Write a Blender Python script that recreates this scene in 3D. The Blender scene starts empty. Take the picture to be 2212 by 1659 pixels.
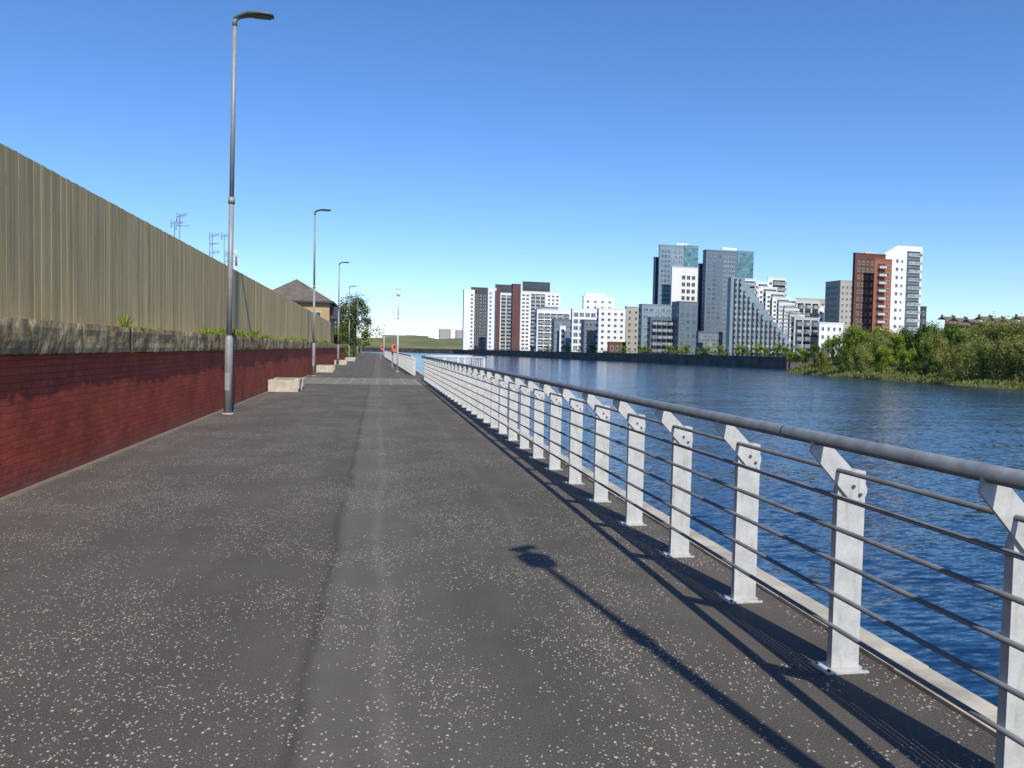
import bpy, math, random
from mathutils import Vector, Matrix, noise
R = random.Random(7)
scene = bpy.context.scene
COL = scene.collection

# ------------------------------------------------------------------ world / camera / sun
YAW = math.radians(9.6); F = 1720.0; EYE = 1.6
cam_d = bpy.data.cameras.new("camera"); cam = bpy.data.objects.new("camera", cam_d); COL.objects.link(cam)
cam_d.sensor_width = 36; cam_d.lens = 28.0; cam_d.clip_start = 0.05; cam_d.clip_end = 20000
cam.matrix_world = (Matrix.Translation((0, 0, EYE)) @ Matrix.Rotation(-YAW, 4, 'Z') @
                    Matrix.Rotation(math.radians(90 - 2.45), 4, 'X') @ Matrix.Rotation(0.02, 4, 'Z'))
scene.camera = cam
scene.view_settings.view_transform = 'Standard'
scene.view_settings.look = 'None'
scene.view_settings.exposure = 0

w = bpy.data.worlds.new("World"); scene.world = w; w.use_nodes = True
nt = w.node_tree; bg = nt.nodes["Background"]
sky = nt.nodes.new("ShaderNodeTexSky"); sky.sky_type = 'NISHITA'; sky.sun_disc = False
sky.sun_elevation = math.radians(43); sky.sun_rotation = math.radians(172)
sky.air_density = 1.0; sky.dust_density = 0.0; sky.ozone_density = 4.0; sky.altitude = 0
hs = nt.nodes.new("ShaderNodeHueSaturation"); hs.inputs["Saturation"].default_value = 1.12
mt = nt.nodes.new("ShaderNodeMix"); mt.data_type = 'RGBA'; mt.blend_type = 'MULTIPLY'; mt.inputs[0].default_value = 1.0
mt.inputs[7].default_value = (0.85, 0.965, 1.17, 1)
nt.links.new(sky.outputs[0], hs.inputs["Color"]); nt.links.new(hs.outputs[0], mt.inputs[6]); nt.links.new(mt.outputs[2], bg.inputs["Color"])
bg.inputs["Strength"].default_value = 0.135

sd = bpy.data.lights.new("sun", 'SUN'); sd.energy = 5.0; sd.angle = math.radians(0.53); sd.color = (1.0, 0.93, 0.80)
so = bpy.data.objects.new("sun", sd); COL.objects.link(so)
so.rotation_euler = Vector((-0.15, 1.0, -0.94)).to_track_quat('-Z', 'Y').to_euler()
so.location = (20, -60, 60)

# ------------------------------------------------------------------ materials
def mat_base(name):
    m = bpy.data.materials.new(name); m.use_nodes = True
    t = m.node_tree; b = t.nodes["Principled BSDF"]
    return m, t, b
def N(t, k, **kw):
    n = t.nodes.new(k)
    for a, v in kw.items(): setattr(n, a, v)
    return n
def L(t, a, b): t.links.new(a, b)
def coords(t, kind="Object"):
    return N(t, "ShaderNodeTexCoord").outputs[kind]
def ramp(t, fac, stops):
    r = N(t, "ShaderNodeValToRGB"); e = r.color_ramp.elements
    while len(e) < len(stops): e.new(0.5)
    for i, (p, c) in enumerate(stops):
        e[i].position = p; e[i].color = (c[0], c[1], c[2], 1) if not isinstance(c, (int, float)) else (c, c, c, 1)
    L(t, fac, r.inputs[0]); return r.outputs[0]
def noise_n(t, vec, scale, detail=4, rough=0.55):
    n = N(t, "ShaderNodeTexNoise"); n.inputs["Scale"].default_value = scale
    n.inputs["Detail"].default_value = detail; n.inputs["Roughness"].default_value = rough
    if vec is not None: L(t, vec, n.inputs["Vector"])
    return n.outputs[0]
def mathn(t, op, a, b=None, c=None, clamp=False):
    n = N(t, "ShaderNodeMath", operation=op); n.use_clamp = clamp
    for i, v in enumerate((a, b, c)):
        if v is None: continue
        if isinstance(v, (int, float)): n.inputs[i].default_value = v
        else: L(t, v, n.inputs[i])
    return n.outputs[0]
def mixc(t, fac, a, b, mode='MIX'):
    n = N(t, "ShaderNodeMix", data_type='RGBA', blend_type=mode)
    for sock, v in ((n.inputs[0], fac), (n.inputs[6], a), (n.inputs[7], b)):
        if isinstance(v, (int, float)): sock.default_value = v
        elif isinstance(v, tuple): sock.default_value = (v[0], v[1], v[2], 1)
        else: L(t, v, sock)
    return n.outputs[2]
def mapping(t, vec, scale=(1, 1, 1), rot=(0, 0, 0), loc=(0, 0, 0)):
    n = N(t, "ShaderNodeMapping"); n.inputs["Scale"].default_value = scale
    n.inputs["Rotation"].default_value = rot; n.inputs["Location"].default_value = loc
    L(t, vec, n.inputs["Vector"]); return n.outputs[0]
def bump(t, b, h, strength=0.5, dist=0.02):
    n = N(t, "ShaderNodeBump"); n.inputs["Strength"].default_value = strength; n.inputs["Distance"].default_value = dist
    L(t, h, n.inputs["Height"]); L(t, n.outputs[0], b.inputs["Normal"]); return n
def simple(name, c, rough=0.7, metal=0.0, var=0.15, scale=3.0, bumpd=0.0, bscale=None):
    m, t, b = mat_base(name); co = coords(t)
    n = noise_n(t, co, scale)
    c1 = tuple(max(0, v * (1 - var)) for v in c); c2 = tuple(min(1, v * (1 + var)) for v in c)
    L(t, ramp(t, n, [(0.3, c1), (0.7, c2)]), b.inputs["Base Color"])
    b.inputs["Roughness"].default_value = rough; b.inputs["Metallic"].default_value = metal
    if bumpd: bump(t, b, noise_n(t, co, bscale or scale * 6), 0.6, bumpd)
    return m

def make_asphalt():
    m, t, b = mat_base("asphalt"); co = coords(t)
    sep = N(t, "ShaderNodeSeparateXYZ"); L(t, co, sep.inputs[0])
    X, Y = sep.outputs[0], sep.outputs[1]
    big = noise_n(t, co, 0.45, 5); mid = noise_n(t, co, 3.0, 5); fine = noise_n(t, co, 110, 4, 0.75)
    stre = noise_n(t, mapping(t, co, (2.6, 0.16, 1)), 1.0, 4)
    base = ramp(t, big, [(0.3, (0.094, 0.082, 0.071)), (0.7, (0.120, 0.106, 0.092))])
    base = mixc(t, 0.4, base, ramp(t, stre, [(0.3, (0.38, 0.38, 0.38)), (0.7, (0.62, 0.62, 0.61))]), 'OVERLAY')
    base = mixc(t, 0.8, base, ramp(t, fine, [(0.30, 0.15), (0.70, 0.85)]), 'OVERLAY')
    base = mixc(t, 0.25, base, ramp(t, mid, [(0.3, 0.35), (0.7, 0.65)]), 'OVERLAY')
    st = noise_n(t, mapping(t, co, (1, 0.6, 1), (0, 0, 0), (7, 3, 0)), 1.1, 5, 0.6)
    base = mixc(t, ramp(t, st, [(0.62, 0.0), (0.78, 0.3)]), base, (0.05, 0.043, 0.038))
    # soft edge between two laying passes: one pass slightly paler
    wobs = mathn(t, 'MULTIPLY', mathn(t, 'SUBTRACT', noise_n(t, co, 0.9, 4), 0.5), 0.12)
    side = mathn(t, 'DIVIDE', mathn(t, 'ADD', mathn(t, 'ADD', X, wobs), 0.32), 0.08, clamp=True)
    fade = mathn(t, 'SUBTRACT', 1.0, mathn(t, 'DIVIDE', mathn(t, 'SUBTRACT', X, -0.2), 0.9), clamp=True)
    base = mixc(t, mathn(t, 'MULTIPLY', mathn(t, 'MULTIPLY', side, fade), 0.28), base, (0.21, 0.19, 0.165))
    def worn(x0, amp, wd, seed, st_):
        wob = mathn(t, 'MULTIPLY', mathn(t, 'SUBTRACT', noise_n(t, mapping(t, co, (0, 0.22, 0), (0, 0, 0), (seed, seed, 0)), 1.0, 1), 0.5), amp)
        dx = mathn(t, 'ABSOLUTE', mathn(t, 'SUBTRACT', mathn(t, 'ADD', X, wob), x0))
        ln = mathn(t, 'SUBTRACT', 1.0, mathn(t, 'DIVIDE', dx, wd), clamp=True)
        return mathn(t, 'MULTIPLY', ln, mathn(t, 'MULTIPLY', mid, st_))
    base = mixc(t, worn(0.06, 0.6, 0.07, 0.0, 0.45), base, (0.26, 0.235, 0.20))
    base = mixc(t, worn(1.25, 0.5, 0.08, 8.0, 0.28), base, (0.22, 0.19, 0.165))
    dj = mathn(t, 'ABSOLUTE', mathn(t, 'ADD', mathn(t, 'ADD', X, wobs), 0.33))
    joint = mathn(t, 'SUBTRACT', 1.0, mathn(t, 'DIVIDE', dj, 0.05), clamp=True)
    base = mixc(t, mathn(t, 'MULTIPLY', joint, mathn(t, 'MULTIPLY', mid, 0.8)), base, (0.045, 0.038, 0.033))
    dj2 = mathn(t, 'ABSOLUTE', mathn(t, 'SUBTRACT', mathn(t, 'ADD', Y, mathn(t, 'MULTIPLY', mid, 0.2)), 17.6))
    joint2 = mathn(t, 'SUBTRACT', 1.0, mathn(t, 'DIVIDE', dj2, 0.05), clamp=True)
    base = mixc(t, mathn(t, 'MULTIPLY', joint2, 0.6), base, (0.04, 0.035, 0.033))
    # white stone chips (stretched along the path so that they read compact at eye height)
    wv = N(t, "ShaderNodeTexNoise"); wv.inputs["Scale"].default_value = 90; L(t, co, wv.inputs["Vector"])
    wsc = N(t, "ShaderNodeVectorMath", operation='SCALE'); wsc.inputs["Scale"].default_value = 0.008; L(t, wv.outputs[1], wsc.inputs[0])
    wad = N(t, "ShaderNodeVectorMath", operation='ADD'); L(t, co, wad.inputs[0]); L(t, wsc.outputs[0], wad.inputs[1]); cw = wad.outputs[0]
    dens = noise_n(t, mapping(t, co, (1, 0.7, 1)), 1.1, 4, 0.6)
    def chips(scale, size, thr, rot):
        v = N(t, "ShaderNodeTexVoronoi", voronoi_dimensions='2D'); v.inputs["Scale"].default_value = scale
        L(t, mapping(t, cw, (1, 0.8, 1), (0, 0, rot)), v.inputs["Vector"])
        sc = N(t, "ShaderNodeSeparateColor"); L(t, v.outputs["Color"], sc.inputs[0])
        rn = mathn(t, 'ADD', sc.outputs[0], mathn(t, 'MULTIPLY', mathn(t, 'SUBTRACT', dens, 0.5), 1.1))
        on = mathn(t, 'GREATER_THAN', rn, thr)
        sz = mathn(t, 'MULTIPLY', mathn(t, 'ADD', sc.outputs[1], 0.35), size)
        near = mathn(t, 'LESS_THAN', v.outputs["Distance"], sz)
        return mathn(t, 'MULTIPLY', mathn(t, 'MULTIPLY', on, near), mathn(t, 'ADD', mathn(t, 'MULTIPLY', sc.outputs[2], 0.4), 0.6))
    ch = mathn(t, 'MAXIMUM', chips(64, 0.26, 0.90, 0.3), mathn(t, 'MAXIMUM', chips(42, 0.19, 0.88, 1.1), chips(30, 0.16, 0.93, 0.7)))
    base = mixc(t, ch, base, (0.60, 0.54, 0.44))
    g = mathn(t, 'SUBTRACT', 1.0, mathn(t, 'DIVIDE', mathn(t, 'ADD', X, 3.74), mathn(t, 'ADD', mathn(t, 'MULTIPLY', mid, 0.22), 0.02)), clamp=True)
    base = mixc(t, mathn(t, 'MULTIPLY', g, 0.8), base, (0.25, 0.21, 0.17))
    L(t, base, b.inputs["Base Color"]); b.inputs["Roughness"].default_value = 0.9
    b.inputs["Specular IOR Level"].default_value = 0.2
    bump(t, b, mathn(t, 'ADD', fine, mathn(t, 'MULTIPLY', noise_n(t, co, 60, 3), 0.8)), 0.8, 0.008)
    return m
M_ASPH = make_asphalt()

def make_brick():
    m, t, b = mat_base("painted_brick"); co = coords(t)
    sep = N(t, "ShaderNodeSeparateXYZ"); L(t, co, sep.inputs[0])
    cb = N(t, "ShaderNodeCombineXYZ"); L(t, sep.outputs[1], cb.inputs[0]); L(t, sep.outputs[2], cb.inputs[1])
    wob = N(t, "ShaderNodeVectorMath", operation='ADD')
    nn = N(t, "ShaderNodeTexNoise"); nn.inputs["Scale"].default_value = 4; nn.inputs["Detail"].default_value = 4; L(t, co, nn.inputs["Vector"])
    sc = N(t, "ShaderNodeVectorMath", operation='SCALE'); sc.inputs["Scale"].default_value = 0.035; L(t, nn.outputs[1], sc.inputs[0])
    L(t, cb.outputs[0], wob.inputs[0]); L(t, sc.outputs[0], wob.inputs[1])
    br = N(t, "ShaderNodeTexBrick"); L(t, wob.outputs[0], br.inputs["Vector"])
    br.inputs["Scale"].default_value = 1; br.inputs["Brick Width"].default_value = 0.235; br.inputs["Row Height"].default_value = 0.078
    br.inputs["Mortar Size"].default_value = 0.005; br.inputs["Mortar Smooth"].default_value = 0.9
    br.inputs["Color1"].default_value = (0.40, 0.068, 0.032, 1); br.inputs["Color2"].default_value = (0.32, 0.053, 0.027, 1)
    br.inputs["Mortar"].default_value = (0.32, 0.052, 0.027, 1)
    n1 = noise_n(t, co, 1.3, 6, 0.65); n2 = noise_n(t, co, 14, 5, 0.6)
    c = mixc(t, 0.6, br.outputs[0], ramp(t, n1, [(0.3, 0.22), (0.7, 0.75)]), 'OVERLAY')
    c = mixc(t, ramp(t, n2, [(0.58, 0.0), (0.70, 0.55)]), c, (0.11, 0.045, 0.03))
    c = mixc(t, ramp(t, noise_n(t, mapping(t, co, (1, 1.2, 0.5)), 2.2, 5), [(0.60, 0.0), (0.78, 0.3)]), c, (0.40, 0.19, 0.12))
    low = mathn(t, 'MULTIPLY', mathn(t, 'SUBTRACT', 1.0, mathn(t, 'DIVIDE', sep.outputs[2], 0.28), clamp=True), n1)
    c = mixc(t, low, c, (0.16, 0.10, 0.08))
    L(t, c, b.inputs["Base Color"]); b.inputs["Roughness"].default_value = 0.8
    b.inputs["Specular IOR Level"].default_value = 0.25
    hgt = mathn(t, 'ADD', mathn(t, 'MULTIPLY', mathn(t, 'SUBTRACT', 1.0, br.outputs[1]), 0.7), mathn(t, 'MULTIPLY', noise_n(t, co, 7, 6, 0.7), 1.8))
    bump(t, b, hgt, 0.9, 0.014)
    return m
M_BRICK = make_brick()

def make_stone():
    m, t, b = mat_base("weathered_sandstone"); co = coords(t)
    n1 = noise_n(t, co, 1.8, 6, 0.65); n2 = noise_n(t, co, 16, 5, 0.7)
    at = N(t, "ShaderNodeVertexColor"); at.layer_name = "tone"
    c = ramp(t, n1, [(0.30, (0.15, 0.105, 0.055)), (0.50, (0.33, 0.24, 0.13)), (0.68, (0.66, 0.51, 0.30))])
    c = mixc(t, 0.7, c, at.outputs[0], 'MULTIPLY')
    c = mixc(t, 0.6, c, ramp(t, n2, [(0.3, 0.25), (0.7, 0.75)]), 'OVERLAY')
    moss = noise_n(t, mapping(t, co, (1, 1, 1), (0, 0, 0), (4, 2, 9)), 3, 5)
    c = mixc(t, ramp(t, moss, [(0.60, 0.0), (0.72, 0.4)]), c, (0.13, 0.13, 0.045))
    L(t, c, b.inputs["Base Color"]); b.inputs["Roughness"].default_value = 0.95
    b.inputs["Specular IOR Level"].default_value = 0.15
    bump(t, b, mathn(t, 'ADD', n2, mathn(t, 'MULTIPLY', noise_n(t, co, 4, 5), 1.5)), 0.6, 0.012)
    return m
M_STONE = make_stone()

def make_fence():
    m, t, b = mat_base("treated_timber"); co = coords(t)
    at = N(t, "ShaderNodeVertexColor"); at.layer_name = "tone"
    g = noise_n(t, mapping(t, co, (30, 34, 1.3)), 1.0, 6, 0.7)
    n1 = noise_n(t, mapping(t, co, (3, 3, 0.6)), 1.0, 5)
    c = ramp(t, g, [(0.28, (0.40, 0.305, 0.155)), (0.5, (0.56, 0.445, 0.245)), (0.75, (0.66, 0.54, 0.315))])
    c = mixc(t, 0.9, c, at.outputs[0], 'MULTIPLY')
    c = mixc(t, 0.35, c, ramp(t, n1, [(0.3, 0.32), (0.7, 0.68)]), 'OVERLAY')
    kn = noise_n(t, mapping(t, co, (9, 9, 3)), 1.0, 2)
    c = mixc(t, ramp(t, kn, [(0.67, 0.0), (0.74, 0.5)]), c, (0.26, 0.18, 0.09))
    L(t, c, b.inputs["Base Color"]); b.inputs["Roughness"].default_value = 0.95
    b.inputs["Specular IOR Level"].default_value = 0.1
    bump(t, b, g, 0.25, 0.003)
    return m
M_FENCE = make_fence()

def make_galv(name, c1, c2, metal, rough, stain=True):
    m, t, b = mat_base(name)
    gp = N(t, "ShaderNodeNewGeometry").outputs["Position"]
    n = noise_n(t, gp, 9, 5, 0.6); v = noise_n(t, mapping(t, gp, (30, 30, 5)), 1, 4)
    c = ramp(t, n, [(0.3, c1), (0.7, c2)])
    if stain:
        c = mixc(t, ramp(t, v, [(0.56, 0.0), (0.72, 0.5)]), c, (0.32, 0.26, 0.185))
        vo = N(t, "ShaderNodeTexVoronoi"); vo.inputs["Scale"].default_value = 80; L(t, gp, vo.inputs["Vector"])
        sc = N(t, "ShaderNodeSeparateColor"); L(t, vo.outputs["Color"], sc.inputs[0])
        c = mixc(t, 0.08, c, ramp(t, sc.outputs[0], [(0, 0.2), (1, 0.8)]), 'OVERLAY')
        d = noise_n(t, mapping(t, gp, (1, 1, 1), (0, 0, 0), (3, 5, 1)), 8, 4)
        c = mixc(t, ramp(t, d, [(0.60, 0.0), (0.74, 0.35)]), c, (0.28, 0.29, 0.29))
    L(t, c, b.inputs["Base Color"]); b.inputs["Metallic"].default_value = metal
    L(t, ramp(t, n, [(0.3, rough - 0.1), (0.7, rough + 0.1)]), b.inputs["Roughness"])
    bump(t, b, noise_n(t, gp, 60, 3), 0.15, 0.002)
    return m
M_GALV = make_galv("galvanised_plate", (0.42, 0.43, 0.425), (0.55, 0.56, 0.55), 0.1, 0.65)
M_RAIL = make_galv("galvanised_tube", (0.14, 0.165, 0.19), (0.22, 0.25, 0.28), 0.3, 0.5, False)
M_ROD = make_galv("galvanised_rod", (0.11, 0.12, 0.135), (0.18, 0.19, 0.21), 0.2, 0.55, False)
M_LAMP = make_galv("grey_painted_steel", (0.24, 0.245, 0.25), (0.30, 0.305, 0.31), 0.1, 0.5, False)
M_BOLT = simple("dark_steel", (0.12, 0.12, 0.12), 0.5, 0.6)
M_HEAD = simple("lamp_housing", (0.09, 0.11, 0.075), 0.5, 0.1)
M_WPOLE = simple("white_paint", (0.62, 0.62, 0.60), 0.45)
M_CONC = simple("concrete", (0.46, 0.42, 0.33), 0.9, 0, 0.22, 5, 0.01)
M_KERB = simple("kerb_stone", (0.44, 0.40, 0.32), 0.9, 0, 0.35, 2.5, 0.01)
M_ORANGE = simple("orange_plastic", (0.75, 0.12, 0.03), 0.5)
M_QUAY = simple("dark_quay_stone", (0.085, 0.078, 0.068), 0.95, 0, 0.45, 0.25, 0.1, 2)
M_GRASS = simple("grass", (0.11, 0.145, 0.04), 1.0, 0, 0.45, 0.12, 0.05, 8)
M_DRYGRASS = simple("dry_grass", (0.14, 0.145, 0.055), 1.0, 0, 0.4, 0.02, 0.0)
M_SHORE = simple("shore_grass", (0.10, 0.115, 0.04), 1.0, 0, 0.45, 0.8, 0.12, 6)
M_LAND = simple("city_ground", (0.12, 0.125, 0.08), 1.0, 0, 0.3, 0.05)
M_BARK = simple("bark", (0.11, 0.085, 0.06), 0.95, 0, 0.3, 8, 0.02)

def make_paving():
    m, t, b = mat_base("paving_slabs"); co = coords(t)
    br = N(t, "ShaderNodeTexBrick"); L(t, co, br.inputs["Vector"])
    br.inputs["Scale"].default_value = 1; br.inputs["Brick Width"].default_value = 1.2; br.inputs["Row Height"].default_value = 0.9
    br.inputs["Mortar Size"].default_value = 0.05
    br.inputs["Color1"].default_value = (0.15, 0.138, 0.115, 1); br.inputs["Color2"].default_value = (0.19, 0.175, 0.145, 1)
    br.inputs["Mortar"].default_value = (0.30, 0.27, 0.22, 1)
    c = mixc(t, 0.5, br.outputs[0], ramp(t, noise_n(t, co, 2, 5), [(0.3, 0.3), (0.7, 0.7)]), 'OVERLAY')
    L(t, c, b.inputs["Base Color"]); b.inputs["Roughness"].default_value = 0.9
    return m
M_PAVE = make_paving()

def make_water():
    m, t, b = mat_base("river_water"); co = coords(t)
    b.inputs["Roughness"].default_value = 0.12; b.inputs["IOR"].default_value = 1.33
    def slopes(scale, rot, det, rough, amp):
        n = N(t, "ShaderNodeTexNoise"); n.inputs["Scale"].default_value = 1.0; n.inputs["Detail"].default_value = det; n.inputs["Roughness"].default_value = rough
        L(t, mapping(t, co, scale, (0, 0, rot)), n.inputs["Vector"])
        s = N(t, "ShaderNodeVectorMath", operation='SUBTRACT'); L(t, n.outputs[1], s.inputs[0]); s.inputs[1].default_value = (0.5, 0.5, 0.5)
        k = N(t, "ShaderNodeVectorMath", operation='MULTIPLY'); L(t, s.outputs[0], k.inputs[0]); k.inputs[1].default_value = (amp, amp, 0)
        return k.outputs[0], n.outputs[0]
    s1, h1 = slopes((0.10, 0.32, 1), 0.25, 9, 0.88, 0.60)
    s2, h2 = slopes((1.7, 4.6, 1), 0.40, 4, 0.65, 0.85)
    a1 = N(t, "ShaderNodeVectorMath", operation='ADD'); L(t, s1, a1.inputs[0]); L(t, s2, a1.inputs[1])
    a2 = N(t, "ShaderNodeVectorMath", operation='ADD'); L(t, a1.outputs[0], a2.inputs[0]); a2.inputs[1].default_value = (0, 0, 1)
    nm = N(t, "ShaderNodeVectorMath", operation='NORMALIZE'); L(t, a2.outputs[0], nm.inputs[0]); L(t, nm.outputs[0], b.inputs["Normal"])
    patch = noise_n(t, mapping(t, co, (0.010, 0.045, 1), (0, 0, 0.15)), 1.0, 5)
    f = mathn(t, 'ADD', mathn(t, 'ADD', mathn(t, 'MULTIPLY', h1, 0.45), mathn(t, 'MULTIPLY', h2, 0.5)), mathn(t, 'MULTIPLY', patch, 0.15))
    L(t, ramp(t, f, [(0.40, (0.004, 0.022, 0.062)), (0.55, (0.008, 0.042, 0.105)), (0.72, (0.030, 0.10, 0.19))]), b.inputs["Base Color"])  # wave crests painted paler, standing in for light scattered through the water
    return m
M_WATER = make_water()

def make_leaf(name, dark, mid, light):
    m, t, b = mat_base(name)
    at = N(t, "ShaderNodeVertexColor"); at.layer_name = "tone"
    sep = N(t, "ShaderNodeSeparateColor"); L(t, at.outputs[0], sep.inputs[0])
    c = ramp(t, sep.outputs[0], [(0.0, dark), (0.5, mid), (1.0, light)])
    L(t, c, b.inputs["Base Color"]); b.inputs["Roughness"].default_value = 0.7
    b.inputs["Specular IOR Level"].default_value = 0.2
    tr = N(t, "ShaderNodeBsdfTranslucent"); L(t, c, tr.inputs[0])
    mx = N(t, "ShaderNodeMixShader"); mx.inputs[0].default_value = 0.35
    L(t, b.outputs[0], mx.inputs[1]); L(t, tr.outputs[0], mx.inputs[2])
    L(t, mx.outputs[0], t.nodes["Material Output"].inputs[0])
    return m
M_LEAF_A = make_leaf("spring_foliage", (0.11, 0.16, 0.022), (0.23, 0.31, 0.042), (0.38, 0.45, 0.07))
M_LEAF_B = make_leaf("dark_foliage", (0.04, 0.08, 0.018), (0.09, 0.16, 0.032), (0.17, 0.26, 0.05))
M_LEAF_C = make_leaf("willow_foliage", (0.13, 0.155, 0.04), (0.25, 0.28, 0.075), (0.39, 0.40, 0.12))
M_LEAF_D = make_leaf("sparse_foliage", (0.05, 0.065, 0.02), (0.11, 0.135, 0.035), (0.20, 0.22, 0.06))

BM = {
 'white': simple("white_render", (0.72, 0.73, 0.73), 0.7, 0, 0.05, 0.1),
 'offwhite': simple("pale_render", (0.52, 0.52, 0.50), 0.7, 0, 0.07, 0.1),
 'beige': simple("beige_render", (0.36, 0.35, 0.32), 0.8, 0, 0.08, 0.1),
 'dark': simple("dark_cladding", (0.045, 0.048, 0.055), 0.5, 0, 0.2, 0.1),
 'slate': simple("slate_blue_cladding", (0.13, 0.165, 0.205), 0.5, 0, 0.12, 0.1),
 'greyblue': simple("blue_grey_cladding", (0.20, 0.27, 0.32), 0.45, 0, 0.12, 0.1),
 'maroon': simple("maroon_cladding", (0.11, 0.045, 0.045), 0.7, 0, 0.15, 0.1),
 'redbrick': simple("brown_red_brick", (0.12, 0.05, 0.037), 0.85, 0, 0.15, 0.2),
 'orange': simple("terracotta_frame", (0.30, 0.095, 0.05), 0.7, 0, 0.1, 0.2),
 'navy': simple("navy_cladding", (0.035, 0.06, 0.13), 0.5, 0, 0.15, 0.1),
 'tan': simple("tan_brick", (0.44, 0.31, 0.16), 0.85, 0, 0.12, 0.8, 0.01, 12),
 'tile': simple("roof_tile", (0.13, 0.11, 0.09), 0.9, 0, 0.25, 1.0, 0.03, 6),
 'sand': simple("sandstone_tenement", (0.22, 0.12, 0.085), 0.9, 0, 0.2, 0.1),
}
def glass(name, c, rough=0.12):
    m, t, b = mat_base(name)
    gp = N(t, "ShaderNodeNewGeometry").outputs["Position"]
    n = noise_n(t, gp, 0.35, 3)
    L(t, ramp(t, n, [(0.35, tuple(v * 0.5 for v in c)), (0.65, tuple(min(1, v * 1.6) for v in c))]), b.inputs["Base Color"])
    b.inputs["Roughness"].default_value = rough; b.inputs["Specular IOR Level"].default_value = 0.7
    return m
G_DARK = glass("dark_glass", (0.03, 0.04, 0.05))
G_BLUE = glass("blue_glass", (0.10, 0.18, 0.25))
G_GREEN = glass("green_glass", (0.07, 0.23, 0.25))
M_FRAME = BM['white']; M_BALC = simple("balcony_steel", (0.35, 0.36, 0.37), 0.5, 0.2)
M_BGLASS = glass("balcony_glass", (0.22, 0.27, 0.30), 0.2)

# ------------------------------------------------------------------ mesh helper
class MB:
    def __init__(s): s.v = []; s.f = []; s.m = []; s.c = []; s.smooth = []
    def add(s, vs, fs, mi=0, tone=1.0, smooth=False):
        o = len(s.v); s.v.extend([tuple(p) for p in vs])
        for f in fs:
            s.f.append([i + o for i in f]); s.m.append(mi); s.c.append(tone); s.smooth.append(smooth)
    def box(s, x0, x1, y0, y1, z0, z1, mi=0, tone=1.0):
        s.add([(x0,y0,z0),(x1,y0,z0),(x1,y1,z0),(x0,y1,z0),(x0,y0,z1),(x1,y0,z1),(x1,y1,z1),(x0,y1,z1)],
              [(0,3,2,1),(4,5,6,7),(0,1,5,4),(1,2,6,5),(2,3,7,6),(3,0,4,7)], mi, tone)
    def prism(s, pts, axis, a, b, mi=0, tone=1.0):
        mk = {'y': lambda p, h: (p[0], h, p[1]), 'z': lambda p, h: (p[0], p[1], h), 'x': lambda p, h: (h, p[0], p[1])}[axis]
        n = len(pts); vs = [mk(p, a) for p in pts] + [mk(p, b) for p in pts]
        fs = [tuple(range(n)), tuple(range(2*n-1, n-1, -1))] + [(i, i+n, (i+1) % n + n, (i+1) % n) for i in range(n)]
        s.add(vs, fs, mi, tone)
    def tube(s, path, rad, n=10, mi=0, tone=1.0, caps=True):
        path = [Vector(p) for p in path]
        if not isinstance(rad, (list, tuple)): rad = [rad] * len(path)
        vs = []; ref = None
        for i, p in enumerate(path):
            d = (path[min(i+1, len(path)-1)] - path[max(i-1, 0)]).normalized()
            if ref is None: ref = Vector((0, 0, 1)) if abs(d.z) < 0.9 else Vector((1, 0, 0))
            a = d.cross(ref).normalized(); b2 = d.cross(a).normalized()
            for k in range(n):
                an = 2 * math.pi * k / n
                vs.append(p + (a * math.cos(an) + b2 * math.sin(an)) * rad[i])
        fs = []
        for i in range(len(path) - 1):
            for k in range(n):
                fs.append((i*n+k, i*n+(k+1) % n, (i+1)*n+(k+1) % n, (i+1)*n+k))
        s.add(vs, fs, mi, tone, True)
        if caps:
            o = len(s.v) - len(vs)
            s.f.append([o+k for k in range(n)][::-1]); s.m.append(mi); s.c.append(tone); s.smooth.append(False)
            s.f.append([o+(len(path)-1)*n+k for k in range(n)]); s.m.append(mi); s.c.append(tone); s.smooth.append(False)
    def mesh(s, name, mats, normals=False):
        me = bpy.data.meshes.new(name); me.from_pydata(s.v, [], s.f)
        for m in mats: me.materials.append(m)
        me.polygons.foreach_set("material_index", s.m); me.polygons.foreach_set("use_smooth", s.smooth)
        at = me.color_attributes.new("tone", 'FLOAT_COLOR', 'CORNER')
        buf = []
        for i, f in enumerate(s.f):
            c = s.c[i]; c = (c, c, c) if isinstance(c, (int, float)) else c
            buf.extend((c[0], c[1], c[2], 1.0) * len(f))
        at.data.foreach_set("color", buf)
        me.update()
        if normals:
            import bmesh
            bm = bmesh.new(); bm.from_mesh(me); bmesh.ops.recalc_face_normals(bm, faces=bm.faces); bm.to_mesh(me); bm.free()
        return me

def obj(name, me, parent=None, loc=(0, 0, 0), rotz=0.0, scale=None):
    o = bpy.data.objects.new(name, me); COL.objects.link(o)
    o.location = loc; o.rotation_euler = (0, 0, rotz)
    if scale: o.scale = scale
    if parent: o.parent = parent
    return o
def top(o, label, category, group=None):
    o["label"] = label; o["category"] = category
    if group: o["group"] = group
    return o
def thing(name, loc, label, category, group=None, rotz=0.0):
    return top(obj(name, None, None, loc, rotz), label, category, group)
def structure(name, me, loc=(0, 0, 0)):
    o = obj(name, me, None, loc); o["kind"] = "structure"; o["label"] = name.replace("_", " ") + " of the riverside"; o["category"] = "ground"
    return o

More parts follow.
